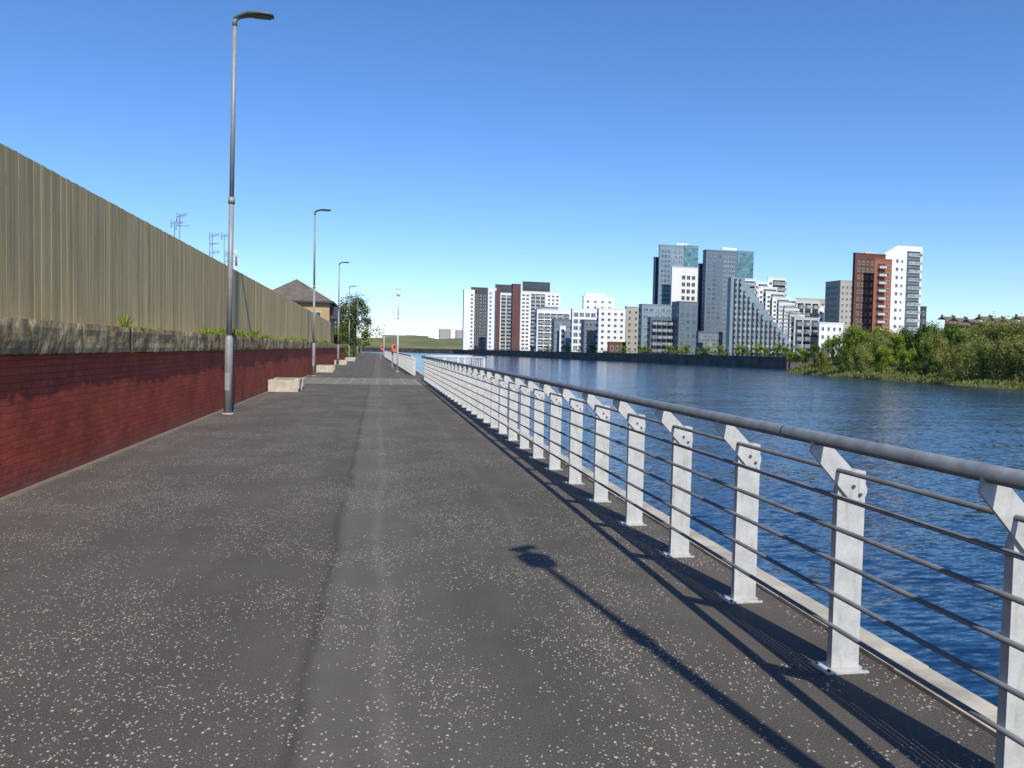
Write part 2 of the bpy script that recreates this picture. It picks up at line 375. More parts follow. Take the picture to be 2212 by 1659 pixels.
# ------------------------------------------------------------------ ground, path, river
def sheet(name, pts, z, mat):
    mb = MB(); mb.add([(x, y, z) for x, y in pts], [tuple(range(len(pts)))]); return structure(name, mb.mesh(name, [mat], True))
def fix_up(o):
    for p in o.data.polygons:
        if p.normal.z < 0: p.flip()
g1 = sheet("ground", [(2.5, -300), (2.5, 190), (-8, 320), (-60, 520), (-300, 900), (-6000, 1500), (-6000, -300)], -0.03, M_GRASS)
g2 = sheet("far_bank_ground", [(146, 266), (83, 779), (40, 870), (-60, 1000), (-400, 1300), (-6000, 1700), (-6000, 9000), (9000, 9000), (9000, 266)], 0.8, M_LAND)
g3 = sheet("path", [(-3.75, -40), (2.61, -40), (2.61, 46), (2.3, 60), (1.35, 150), (0.6, 190), (-9, 320), (-60, 500), (-64, 500), (-13, 320), (-3.4, 190), (-3.0, 150), (-3.75, 92)], 0.0, M_ASPH)
g4 = sheet("paving", [(-3.70, 34.5), (2.60, 34.5), (2.60, 41.5), (-3.70, 41.5)], 0.006, M_PAVE)
wt = sheet("water", [(-6000, -2000), (9000, -2000), (9000, 9000), (-6000, 9000)], -3.4, M_WATER)
for o in (g1, g2, g3, g4, wt): fix_up(o)
mb = MB(); mb.box(-60, -4.05, -40, 94, -0.02, 1.72)
structure("terrace", mb.mesh("terrace", [M_GRASS]))

emb = thing("embankment_wall", (2.72, 0, 0), "pale stone kerb on top of the river embankment wall", "wall")
mb = MB(); y = -12.0
while y < 190:
    ln = 1.2 if y < 60 else 6.0
    d = R.uniform(-0.006, 0.006)
    mb.box(-0.11 + d, 0.085 + d, y, y + ln - 0.008, -0.3, 0.022 + R.uniform(-0.003, 0.003)); y += ln
obj("kerb", mb.mesh("kerb", [M_KERB]), emb)
mb = MB(); mb.box(-0.16, 0.05, -60, 190, -4.2, -0.302)
obj("wall_face", mb.mesh("wall_face", [M_QUAY]), emb)

def strip_wall(name, pts, z0, z1, th, mat, label, cat="wall"):
    mb = MB()
    for (a, b) in zip(pts[:-1], pts[1:]):
        a = Vector((a[0], a[1])); b = Vector((b[0], b[1])); d = (b - a).normalized(); n = Vector((-d.y, d.x)) * th
        vs = [(a.x, a.y, z0), (b.x, b.y, z0), (b.x+n.x, b.y+n.y, z0), (a.x+n.x, a.y+n.y, z0),
              (a.x, a.y, z1), (b.x, b.y, z1), (b.x+n.x, b.y+n.y, z1), (a.x+n.x, a.y+n.y, z1)]
        mb.add(vs, [(0,3,2,1),(4,5,6,7),(0,1,5,4),(1,2,6,5),(2,3,7,6),(3,0,4,7)])
    return top(obj(name, mb.mesh(name, [mat], True)), label, cat)
QP = [(600, 262), (145.6, 265.6), (82.6, 779), (39.6, 870), (-60, 1000), (-400, 1300)]
strip_wall("quay_wall", QP, -4.5, 1.15, 0.9, M_QUAY, "long dark stone quay wall across the river")

# ------------------------------------------------------------------ survey helpers (bearing from the site datum + distance)
FW = Vector((math.sin(YAW), math.cos(YAW))); RT = Vector((math.cos(YAW), -math.sin(YAW)))
QA = math.radians(7); XP = Vector((math.cos(QA), math.sin(QA))); YP = Vector((-math.sin(QA), math.cos(QA)))
def bearing(b): return (b - 1106.0) / F
def ground_at(b, d): return RT * (bearing(b) * d) + FW * d
def elev(b, yy, d): return EYE + (750 + 0.02 * (b - 815) - yy) * d / F
def along(P, D, b):
    u = bearing(b); return (u * P.dot(FW) - P.dot(RT)) / (D.dot(RT) - u * D.dot(FW))

def win_mesh(name, gmat, fmat, mull=True):
    mb = MB(); mb.box(-0.5, 0.5, -0.05, 0.0, 0, 1, 1)
    t = 0.07
    mb.box(-0.5, 0.5, -0.16, -0.052, 0, t, 0); mb.box(-0.5, 0.5, -0.16, -0.052, 1 - t, 1, 0)
    mb.box(-0.5, -0.5 + t, -0.16, -0.052, t, 1 - t, 0); mb.box(0.5 - t, 0.5, -0.16, -0.052, t, 1 - t, 0)
    if mull: mb.box(-0.03, 0.03, -0.14, -0.052, t, 1 - t, 0)
    return mb.mesh(name, [fmat, gmat])
WIN = {
 'dark': win_mesh("window_dark", G_DARK, BM['offwhite']), 'blue': win_mesh("window_blue", G_BLUE, BM['offwhite']),
 'darkd': win_mesh("window_dark_frame", G_DARK, BM['slate'], False), 'green': win_mesh("window_green", G_GREEN, BM['greyblue'], False),
 'blued': win_mesh("window_blue_slate", G_BLUE, BM['slate']),
}
def balc_mesh(slabmat, glassmat=None):
    mb = MB()
    mb.box(-0.5, 0.5, -0.02, 0.0, 0.1, 1.9, 2)
    mb.box(-0.5, 0.5, -1.4, 0, -0.12, 0.12, 0)
    mb.box(-0.5, 0.5, -1.4, -1.34, 0.2, 0.95, 1); mb.box(-0.5, 0.5, -1.45, -1.33, 0.95, 1.08, 0)
    for x in (-0.49, -0.17, 0.17, 0.47): mb.box(x, x + 0.02, -1.43, -1.405, 0.12, 0.95, 0)
    mb.box(-0.5, -0.49, -1.33, 0, 0.2, 1.0, 1); mb.box(0.49, 0.5, -1.33, 0, 0.2, 1.0, 1)
    return mb.mesh("balcony", [slabmat, glassmat or M_BGLASS, G_DARK])
BAL = {'bal': balc_mesh(BM['offwhite']), 'balg': balc_mesh(M_BALC), 'balo': balc_mesh(BM['orange'], BM['offwhite'])}

def put_many(parent, pname, proto, tfs, cap=100):
    for i, (l, r, s) in enumerate(tfs[:cap]):
        obj(pname, proto, parent, l, r, s)
    rest = tfs[cap:]
    if rest:
        mb = MB()
        for l, r, s in rest:
            M = Matrix.Translation(l) @ Matrix.Rotation(r, 4, 'Z') @ Matrix.Diagonal((s[0], s[1], s[2], 1))
            o = len(mb.v); mb.v.extend([tuple(M @ v.co) for v in proto.vertices])
            for p in proto.polygons:
                mb.f.append([i + o for i in p.vertices]); mb.m.append(p.material_index); mb.c.append(1.0); mb.smooth.append(False)
        q = obj(pname, mb.mesh(pname, list(proto.materials)), parent); q["kind"] = "stuff"

class Building:
    def __init__(s, name, label, cat="building", group=None):
        s.name = name; s.label = label; s.cat = cat; s.e = None; s.group = group; s.tf = {}
    def loc(s, C, z=0.0):
        if s.e is None:
            s.e = thing(s.name, (C.x, C.y, 0.8), s.label, s.cat, s.group, QA); s.o = C.copy()
        d = C - s.o
        return Vector((d.dot(XP), d.dot(YP), z - 0.8))
    def vol(s, bl, bc, br, d, ytop, mat, faces=(), ybot=None, depth=16, part="wall", poly=None, parapet=True):
        z1 = elev((bc + br) / 2, ytop, d); z0 = 0.8 if ybot is None else elev((bc + br) / 2, ybot, d)
        k = 0.02 * (829 - ytop); bl -= k; bc -= k; br -= k       # plumb correction of the survey bearings
        C = ground_at(bc, d); W = along(C, XP, br)
        Ln = along(C, YP, bl) if bl < bc else depth
        Ln = min(abs(Ln), 60) if bl < bc else depth
        l = s.loc(C, z0); H = z1 - z0
        mb = MB()
        if poly:
            mb.prism([(px * W, pz * H) for px, pz in poly], 'y', 0, Ln, 0)
        else:
            mb.box(0, W, 0, Ln, 0, H, 0)
            if parapet:
                mb.box(-0.15, W + 0.15, -0.15, Ln + 0.15, H + 0.003, H + 0.45, 0)
        me = mb.mesh(part, [mat], True); obj(part, me, s.e, l)
        for fc in faces:
            side, kind, x0, x1, f0, f1, nc, nr, wf, hf = fc[:10]
            span = (W if side == 'e' else Ln); cw = span * (x1 - x0) / nc; rh = H * (f1 - f0) / nr
            for i in range(nc):
                for j in range(nr):
                    u = span * x0 + cw * (i + 0.5); zz = H * f0 + rh * j + rh * (1 - hf) * 0.5
                    if poly:
                        top_h = 1e9
                        for (ax, az), (bx, bz) in zip(poly, poly[1:] + poly[:1]):
                            lo, hi = min(ax, bx) * W, max(ax, bx) * W
                            if hi > lo + 1e-6 and lo <= u + cw/2 <= hi and max(az, bz) > 0:
                                tt = ((u + cw/2) / W - ax) / (bx - ax); top_h = min(top_h, (az + (bz - az) * tt) * H)
                        if zz + rh > top_h: continue
                    if side == 'e': loc2 = (l.x + u, l.y - 0.004, l.z + zz); rz = 0
                    else: loc2 = (l.x - 0.004, l.y + u, l.z + zz); rz = -math.pi / 2
                    if kind in BAL: sc = (cw * wf, 1.0, min(1.25, rh / 2.4))
                    else: sc = (cw * wf, 1.0, rh * hf)
                    s.tf.setdefault(kind, []).append((loc2, rz, sc))
        return l, W, Ln, H, z0
    def done(s):
        used = {'window': 0, 'balcony': 0}
        for key, lst in s.tf.items():
            nm = "balcony" if key in BAL else "window"
            cap = max(0, 100 - used[nm]); lst.sort(key=lambda q: -q[2][0] * q[2][2])
            put_many(s.e, nm, BAL.get(key) or WIN[key], lst, cap); used[nm] += min(cap, len(lst))

W_, S_, DK, SL, GB = BM['white'], BM['offwhite'], BM['dark'], BM['slate'], BM['greyblue']
b = Building("apartment_tower", "white and dark glazed apartment tower on the quay")
b.vol(1001, 1003, 1026, 760, 627, W_, [('e','dark',.55,.95,.03,.95,1,14,.5,.45)])
b.vol(1026, 1026.2, 1052, 764, 633, DK, [('e','dark',.05,.95,.02,.98,2,16,.85,.6)], depth=18)
b.vol(1018, 1019, 1054, 775, 621, DK, [], parapet=False); b.done()
b = Building("apartment_tower", "apartment tower with white and maroon vertical fins")
b.vol(1052, 1055, 1073, 700, 623, W_, [('e','dark',.1,.5,.03,.95,1,14,.6,.45)])
b.vol(1073, 1073.2, 1081, 697, 618, BM['maroon'], [])
b.vol(1081, 1081.2, 1107, 703, 634, W_, [('e','bal',.05,.95,.02,.97,2,15,.85,.6)])
b.vol(1070, 1071, 1107, 716, 615, DK, [], parapet=False); b.done()
b = Building("apartment_tower", "broad white balconied tower with black rooftop storey")
b.vol(1105, 1108, 1125, 630, 615, BM['maroon'], [('s','darkd',.1,.9,.02,.95,2,14,.6,.5)])
b.vol(1125, 1125.2, 1210, 634, 631, W_, [('e','dark',.02,.22,.02,.97,2,15,.7,.5), ('e','bal',.25,.62,.02,.97,3,15,.85,.6), ('e','dark',.66,.98,.02,.97,3,15,.55,.5)], depth=22)
b.vol(1129, 1130, 1188, 642, 609, DK, [('e','darkd',.05,.95,.9,.98,6,1,.7,.6)], parapet=False); b.done()
def mid(label, bl, bc, br, d, yt, mat, cols, rows, kind='dark', wf=.6, hf=.5, extra=None, depth=16):
    q = Building("apartment_block", label)
    q.vol(bl, bc, br, d, yt, mat, [('e', kind, .03, .97, .03, .96, cols, rows, wf, hf), ('s', 'darkd', .05, .95, .03, .96, 3, rows, .6, .5)], depth=depth)
    if extra: extra(q)
    q.done(); return q
mid("white block with glazed top floor and long balconies", 1155, 1160, 1232, 560, 670, W_, 5, 6, 'bal', .9, .6,
    lambda q: (q.vol(1162, 1163, 1205, 566, 664, SL, [('e','blue',.02,.98,.9,.99,8,1,.9,.8)], parapet=True)))
mid("slate and white terraced waterfront block", 1192, 1197, 1233, 520, 691, SL, 4, 5, 'blue', .7, .6,
    lambda q: q.vol(1208, 1209, 1222, 516, 705, W_, [('e','dark',.1,.9,.05,.95,1,4,.7,.5)]))
mid("white framed block with glazed corner", 1233, 1236, 1289, 500, 669, W_, 4, 6, 'blue', .8, .65)
mid("low dark glazed waterfront block", 1255, 1262, 1291, 470, 692, SL, 3, 5, 'dark', .7, .6)
mid("distant white tower block above the row", 1258, 1260, 1326, 720, 641, W_, 4, 9, 'dark', .35, .35,
    lambda q: q.vol(1262, 1263, 1305, 726, 634, W_, [], parapet=False))
mid("white block with small square windows", 1289, 1293, 1351, 455, 668, W_, 4, 7, 'dark', .42, .42,
    lambda q: q.vol(1312, 1314, 1352, 449, 740, BM['redbrick'], [('e','dark',.05,.95,.1,.8,3,1,.6,.7)]))
mid("narrow beige rendered block", 1349, 1352, 1381, 465, 664, BM['beige'], 2, 7, 'dark', .4, .4)
mid("blue glass and white framed block", 1379, 1386, 1451, 430, 659, GB, 5, 7, 'blue', .8, .6)
mid("dark balconied waterfront block", 1398, 1405, 1452, 408, 687, SL, 4, 5, 'balg', .9, .6)
mid("dark slate block with small windows", 1450, 1466, 1506, 405, 653, SL, 3, 7, 'blued', .5, .5)
mid("low pale block beside the towers", 1503, 1508, 1560, 385, 718, SL, 5, 3, 'blue', .7, .6)
b = Building("tower_block", "tall blue grey residential tower with glass crown")
b.vol(1410, 1413, 1422, 462, 558, BM['navy'], [('s','darkd',.1,.9,.05,.97,1,20,.5,.5)])
b.vol(1421, 1423, 1476, 458, 532, GB, [('e','blued',.05,.45,.03,.97,3,21,.6,.55), ('e','blue',.5,.97,.03,.97,2,21,.8,.5)])
b.vol(1476, 1476.3, 1506, 462, 533, GB, [('e','green',.0,1,.0,.99,4,22,.92,.86)])
b.vol(1448, 1450, 1506, 448, 579, W_, [('e','dark',.35,.92,.3,.93,3,8,.7,.6)], depth=8)
b.vol(1458, 1458.5, 1484, 470, 527, W_, [], ybot=530, depth=4, parapet=False); b.done()
b = Building("tower_block", "tall slate tower with green glass wing")
b.vol(1506, 1509, 1521, 426, 572, BM['navy'], [('e','darkd',.1,.9,.05,.97,1,20,.6,.5)])
b.vol(1516, 1523, 1590, 418, 543, SL, [('e','blued',.05,.5,.03,.97,3,21,.6,.5), ('e','blue',.55,.95,.03,.97,2,21,.7,.4), ('s','darkd',.1,.9,.03,.97,2,21,.5,.5)])
b.vol(1590, 1590.3, 1625, 424, 545, GB, [('e','green',.0,1,.0,.99,4,22,.92,.86)])
b.vol(1556, 1557, 1588, 430, 536, W_, [], ybot=541, depth=4, parapet=False); b.done()
b = Building("terraced_building", "pyramid shaped apartment building with stepped terraces and balconies")
P = [(0, 0), (1, 0)]; NS = 12
for i in range(NS):
    x1 = 1 - i * 0.87 / NS; z1 = .05 + (i + 1) * .95 / NS
    if i: P.append((x1, P[-1][1]))
    P.append((x1, z1))
P += [(0, 1)]
b.vol(1570, 1577, 1722, 352, 601, GB, [('e','balg',.03,.97,.03,.98,14,13,.62,.6)], poly=P, depth=12, parapet=False)
for (x0, x1, yt, dd, dp) in [(1594,1630,604,373,9),(1628,1656,611,378,7),(1656,1695,602,392,8),(1690,1718,648,391,8),(1636,1676,622,372,4),(1652,1692,633,371,4),(1666,1704,645,370,3.5),(1680,1714,657,369.5,3.5),(1692,1724,669,369,3),(1704,1736,682,368.6,3)]:
    b.vol(x0 - .5, x0, x1, dd, yt, W_, [('e','bal',.25,.98,.4,.98,1,8,.95,.6), ('e','dark',.05,.24,.4,.97,1,8,.7,.5)], depth=dp)
b.done()
mid("stepped white block with roof terraces", 1714, 1718, 1768, 400, 648, S_, 3, 7, 'bal', .8, .55,
    lambda q: q.vol(1738, 1739, 1778, 404, 662, W_, [('e','dark',.1,.95,.4,.95,3,4,.5,.45)]))
mid("distant beige rendered apartment block", 1718, 1722, 1782, 540, 646, BM['beige'], 5, 9, 'dark', .45, .4)
mid("white waterfront block with dark balconies", 1708, 1714, 1768, 322, 688, S_, 3, 5, 'balg', .85, .55)
mid("low white waterfront apartment block", 1766, 1768, 1820, 318, 699, W_, 4, 4, 'dark', .4, .45)
mid("tall pale grey rendered block", 1780, 1812, 1842, 470, 608, BM['beige'], 3, 12, 'dark', .4, .4)
b = Building("apartment_tower", "brown brick tower with terracotta framed balconies")
b.vol(1838, 1843, 1908, 372, 550, BM['redbrick'], [('e','dark',.05,.62,.05,.95,4,13,.55,.5)])
b.vol(1884, 1884.5, 1922, 367, 562, BM['orange'], [('e','balo',.16,.62,.03,.97,1,12,.92,.6), ('e','dark',.66,.9,.03,.97,1,12,.8,.5)], depth=8)
b.vol(1862, 1863, 1888, 378, 545, S_, [], parapet=False); b.done()
b = Building("apartment_tower", "tall white apartment tower with corner balconies")
Q = [(0, 0), (1, 0), (1, 1), (.35, 1), (0, .92)]
b.vol(1900, 1906, 1987, 377, 531, W_, [('e','dark',.30,.37,.04,.9,1,12,.9,.4), ('e','dark',.44,.49,.04,.9,1,12,.9,.3), ('e','bal',.58,.96,.03,.97,1,13,.95,.6)], poly=Q)
b.done()
mid("low dark block beside the white tower", 1984, 1986, 1998, 400, 664, DK, 1, 6, 'dark', .5, .5)
mid("distant brick apartment row", 1820, 1825, 1850, 600, 640, BM['beige'], 2, 6, 'dark', .5, .5)

def far_tower(bl, br, yt, d, mat, label):
    q = Building("tower_block", label, group="distant tower blocks")
    q.vol(bl - 2, bl, br, d, yt, mat, [('e','dark',.05,.95,.1,.97,4,14,.5,.45)]); q.done()
far_tower(951, 975, 711, 1700, BM['beige'], "distant pale tower block on the skyline")
far_tower(986, 1001, 713, 1750, BM['beige'], "distant pale tower block on the skyline")
b = Building("warehouse", "long low dark shed on the grassy rise")
b.vol(828, 830, 925, 1250, 725, SL, [('e','blue',.03,.97,.7,.95,14,1,.6,.5)], ybot=741, depth=30); b.done()

def mound(name, cx, cy, rx, ry, h, mat, seed, nx=40, ny=24, base=0.75):
    mb = MB(); vs = []
    for j in range(ny + 1):
        for i in range(nx + 1):
            u = i / nx * 2 - 1; v = j / ny * 2 - 1
            r = math.sqrt(u * u + v * v); k = max(0, 1 - r ** 2) ** 0.8
            z = base - 0.3 + h * k * (0.85 + 0.35 * noise.noise(Vector((u * 3, v * 3, seed))))
            vs.append((cx + u * rx, cy + v * ry, z))
    fs = [(j*(nx+1)+i, j*(nx+1)+i+1, (j+1)*(nx+1)+i+1, (j+1)*(nx+1)+i) for j in range(ny) for i in range(nx)]
    mb.add(vs, fs, 0, 1, True); return structure(name, mb.mesh(name, [mat]))
mound("hill", 60, 1180, 190, 210, 19, M_DRYGRASS, 2.0)
mound("hill", -150, 1150, 200, 200, 9, M_GRASS, 5.0)
mound("hill", 620, 760, 330, 180, 33, M_GRASS, 9.0)

for k in range(7):
    bx = 2040 + k * 27; d = 690 - k * 12
    q = Building("tenement_house", "brown sandstone tenement with slate roof and chimneys", "house", "tenements on the hill")
    l, Wd, Ln, H, z0 = q.vol(bx - 2, bx, bx + 26, d, 690 + (k % 3) * 3, BM['sand'], [('e','dark',.05,.95,.55,.97,4,3,.4,.55)], ybot=745, depth=10, parapet=False)
    mb = MB(); mb.prism([(0, 0), (10, 0), (5, 2.6)], 'x', 0, Wd, 0); obj("roof", mb.mesh("roof", [BM['tile']], True), q.e, (l.x, l.y, l.z + H + 0.01))
    mb = MB(); mb.box(0.2, 1.4, 4.2, 5.8, 0, 3.6)
    CHM = mb.mesh("chimney", [BM['sand']])
    obj("chimney", CHM, q.e, (l.x, l.y, l.z + H + 0.5)); obj("chimney", CHM, q.e, (l.x + Wd - 1.6, l.y, l.z + H + 0.5)); q.done()

# ------------------------------------------------------------------ trees
def tree_meshes(h, spread, seed, nleaf, ls, leafmat, low=0.15, clumps=26, squash=1.0):
    r = random.Random(seed); tb = MB()
    pts = [Vector((0, 0, -0.2))]; n = 6
    for i in range(1, n + 1):
        pts.append(Vector((r.uniform(-.04, .04) * h * i / n, r.uniform(-.04, .04) * h * i / n, h * 0.8 * i / n)))
    tb.tube(pts, [h * 0.022 * (1 - 0.85 * i / n) + 0.01 for i in range(n + 1)], 7)
    ends = []
    for k in range(11):
        i = r.randint(1, n - 1); p = pts[i]; a = r.uniform(0, 6.283); ln = spread * r.uniform(.55, .95) * (1.1 - 0.5 * i / n)
        e = p + Vector((math.cos(a) * ln, math.sin(a) * ln, ln * r.uniform(.35, .9)))
        m = (p + e) / 2 + Vector((0, 0, -0.08 * ln)); tb.tube([p, m, e], [h * 0.009, h * 0.006, h * 0.002], 5)
        ends += [m, e]
    lb = MB(); cl = []
    for k in range(clumps):
        if k < len(ends) * 0.7: c = ends[k % len(ends)] + Vector((r.gauss(0, .06), r.gauss(0, .06), r.gauss(0, .05))) * h
        else:
            a = r.uniform(0, 6.283); zz = r.uniform(low + .05, 0.93); prof = math.sin(min(1, (1 - zz) * 1.25 + .05) * math.pi * 0.55) ** 0.7
            rad = spread * prof * r.uniform(.3, .95)
            c = Vector((math.cos(a) * rad, math.sin(a) * rad, zz * h))
        cl.append((c, spread * r.uniform(.13, .30), r.uniform(.15, .85)))
    for k in range(nleaf):
        c, cr, tn = cl[r.randrange(len(cl))]
        d = Vector((r.gauss(0, 1), r.gauss(0, 1), r.gauss(0, 1))); d = d.normalized() * cr * (r.random() ** 0.45) * 1.25
        d.z *= squash
        if squash > 1.2 and r.random() < .12: d.z += cr * r.uniform(.4, 1.5); d.x *= .5; d.y *= .5     # upright wispy shoots
        p = c + d
        if p.z < low * h * .6: p.z = low * h * .6 + r.random() * .1 * h
        s = ls * r.uniform(.5, 1.3)
        nn = (d.normalized() + Vector((r.gauss(0, .55), r.gauss(0, .55), r.gauss(0, .55) + .3))).normalized()
        a = nn.cross(Vector((r.gauss(0, 1), r.gauss(0, 1), r.gauss(0, 1)))).normalized(); q = nn.cross(a)
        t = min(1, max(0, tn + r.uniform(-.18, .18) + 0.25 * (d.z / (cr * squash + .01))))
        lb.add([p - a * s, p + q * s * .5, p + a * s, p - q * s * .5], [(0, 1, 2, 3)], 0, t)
    return tb.mesh("trunk", [M_BARK]), lb.mesh("crown", [leafmat])
def put_tree(meshes, loc, rot, sc, label, name="tree", group=None, cat="tree"):
    e = thing(name, loc, label, cat, group, rot); e.scale = sc
    obj("trunk", meshes[0], e); obj("crown", meshes[1], e); return e
T = {
 'A': tree_meshes(9, 3.5, 11, 7000, .20, M_LEAF_A, .05, 50, 1.3), 'A2': tree_meshes(8, 3.3, 12, 6500, .20, M_LEAF_A, .03, 46, 1.3),
 'B': tree_meshes(10, 3.4, 13, 7000, .21, M_LEAF_B, .04, 50, 1.3), 'B2': tree_meshes(9, 3.1, 16, 6500, .20, M_LEAF_B, .03, 48, 1.5),
 'C': tree_meshes(9, 3.8, 14, 8500, .17, M_LEAF_C, .03, 56, 1.7), 'C2': tree_meshes(8, 3.6, 17, 8500, .17, M_LEAF_C, .02, 56, 1.8),
 'D': tree_meshes(9.5, 3.6, 15, 8000, .16, M_LEAF_D, .30, 60),
 'S': tree_meshes(4, 2.2, 19, 1500, .22, M_LEAF_A, .05, 16),
}
LB = {'A': "bright spring green tree on the grassy river bank", 'B': "dense dark green tree on the grassy river bank", 'C': "pale yellow green willow on the grassy river bank"}
bank_trees = [
 (1712,236,758,'A2',.8),(1735,232,750,'A2',.9),(1760,228,742,'B2',.9),(1790,224,731,'A',1),(1818,220,716,'A2',1),(1845,214,704,'A',1.1),(1872,212,712,'A2',1),
 (1898,206,706,'A',1),(1925,203,716,'C2',1),(1950,198,710,'B2',1),(1975,192,704,'B',1),(2002,190,700,'B2',1),(2030,186,696,'B',1),(2055,184,702,'B2',1),
 (2075,176,710,'A',1),(2098,166,710,'C2',1),(2125,160,700,'C',1.1),(2155,152,694,'C2',1.2),(2190,148,698,'C',1.2),(2222,146,700,'C2',1.2),(2260,150,702,'A',1.1),(2300,150,700,'B',1.1),
 (1960,170,750,'A2',.9),(2050,158,746,'C2',1),(1860,190,745,'C2',1),(1905,182,745,'A2',1),(2000,164,742,'B2',1),(2090,150,740,'C',1),(2125,143,738,'C2',1),(2165,139,735,'C2',1.1),(2205,136,732,'C',1.1),(2245,134,734,'C2',1),(1820,205,750,'B2',.9),(1775,216,757,'C2',.9),
 (1885,196,726,'C2',1),(1935,190,722,'A',1),(2015,176,718,'C2',1),(2070,166,722,'B2',1)]
for i, (bb, d, yt, k, wsc) in enumerate(bank_trees):
    low = 22 <= i <= 33
    if low: d -= 5
    p = ground_at(bb - 2, d); zt = elev(bb, yt, d); zb = -1.9 if low else -0.6; base = {'A':9,'A2':8,'B':10,'B2':9,'C':9,'C2':8}[k]
    s = (zt - zb) / (base * 1.02)
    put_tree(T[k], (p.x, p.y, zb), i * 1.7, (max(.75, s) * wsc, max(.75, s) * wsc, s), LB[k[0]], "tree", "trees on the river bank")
for i, bb in enumerate([1020,1040,1095,1140,1168,1180,1212,1222,1240,1270,1285,1330,1372,1384,1425,1440,1452,1462,1494,1505,1532,1545,1568,1583,1598,1612,1628,1640,1654,1672,1684]):
    C1 = Vector((145.6, 265.6)); C2 = Vector((82.6, 779)); D = (C2 - C1).normalized()
    t = along(C1, D, bb); p = C1 + D * t + Vector((4, 0)); s = 1 + 0.2 * math.sin(i * 2.3)
    put_tree(T['S'], (p.x, p.y, 0.8), i * 2.1, (1.15 * s, 1.15 * s, 1.0 * s), "small clipped green tree on the quay promenade", "tree", "trees along the far quay")
put_tree(T['D'], (-3.7, 128, -0.03), 0.4, (1.0, 1.0, 1.03), "round crowned sparse leafed tree at the path edge")
for i, (x, y, s, k) in enumerate([(-5.5,112,.35,'B'),(-6.5,122,.38,'B2'),(-4.6,118,.28,'A2'),(-7.0,140,.6,'A2'),(-5.2,150,.5,'B'),(-6,165,.7,'B2'),(-4.5,175,.5,'A2'),(-7,185,.8,'A'),(-8,205,.8,'B'),(-10,235,.9,'B2'),(-14,270,.9,'A'),(-9,100,.3,'A2'),(-18,310,1.0,'B')]):
    put_tree(T[k], (x, y, -0.03), i * 1.3, (s, s, s), "leafy green shrub at the grass verge", "shrub", "shrubs along the verge", "shrub")

shore = [(96, 20), (101, 60), (104, 95), (107, 118), (108.5, 140), (110, 160), (112, 182), (114, 200), (116, 212), (121, 221), (130, 228), (160, 236), (300, 242), (600, 246)]
cen = Vector((330, 60))
mb = MB(); offs = [(-1, -3.9), (0, -3.42), (1.5, -3.05), (3.5, -2.5), (6, -1.7), (9, -.95), (14, -.3), (60, 0.2)]
vs = []; dense = []
for a, b2 in zip(shore[:-1], shore[1:]):
    n = max(1, int((Vector(b2) - Vector(a)).length / 2.5)) if a[0] < 200 else 8
    for i in range(n): dense.append(Vector(a).lerp(Vector(b2), i / n))
dense.append(Vector(shore[-1]))
for i, p in enumerate(dense):
    dn = (cen - p).normalized()
    if p.x > 118: dn = Vector((0.2, -1)).normalized()
    for j, (o, z) in enumerate(offs):
        jit = 0 if j == 0 else noise.noise(Vector((p.x * .3, p.y * .3, j))) * 0.6
        q = p + dn * (o + jit * 1.5); vs.append((q.x, q.y, z + jit * .35))
nn_ = len(offs)
fs = [(i*nn_+j, (i+1)*nn_+j, (i+1)*nn_+j+1, i*nn_+j+1) for i in range(len(dense)-1) for j in range(nn_-1)]
mb.add(vs, fs, 0, 1, True); rb = structure("river_bank", mb.mesh("river_bank", [M_SHORE], True))
mb = MB(); r = random.Random(4)
for k in range(9000):
    p = dense[r.randrange(0, min(len(dense), 110))]; dn = (cen - p).normalized() if p.x <= 118 else Vector((0.2, -1)).normalized()
    o = r.uniform(0.6, 9); q = p + dn * o + Vector((r.uniform(-1.3, 1.3), r.uniform(-1.3, 1.3)))
    z = -3.4 + (o / 9) * 2.4; hh = r.uniform(.25, .8); a = r.uniform(0, 6.28); wv = .20
    mb.add([(q.x - wv * math.cos(a), q.y - wv * math.sin(a), z - .1), (q.x + wv * math.cos(a), q.y + wv * math.sin(a), z - .1), (q.x + r.uniform(-.3, .3), q.y + r.uniform(-.3, .3), z + hh)], [(0, 1, 2)], 0, r.random() * .55)
rd = obj("reeds", mb.mesh("reeds", [M_LEAF_C])); rd["kind"] = "stuff"; rd["label"] = "tufts of grass and reeds along the muddy shore"; rd["category"] = "grass"

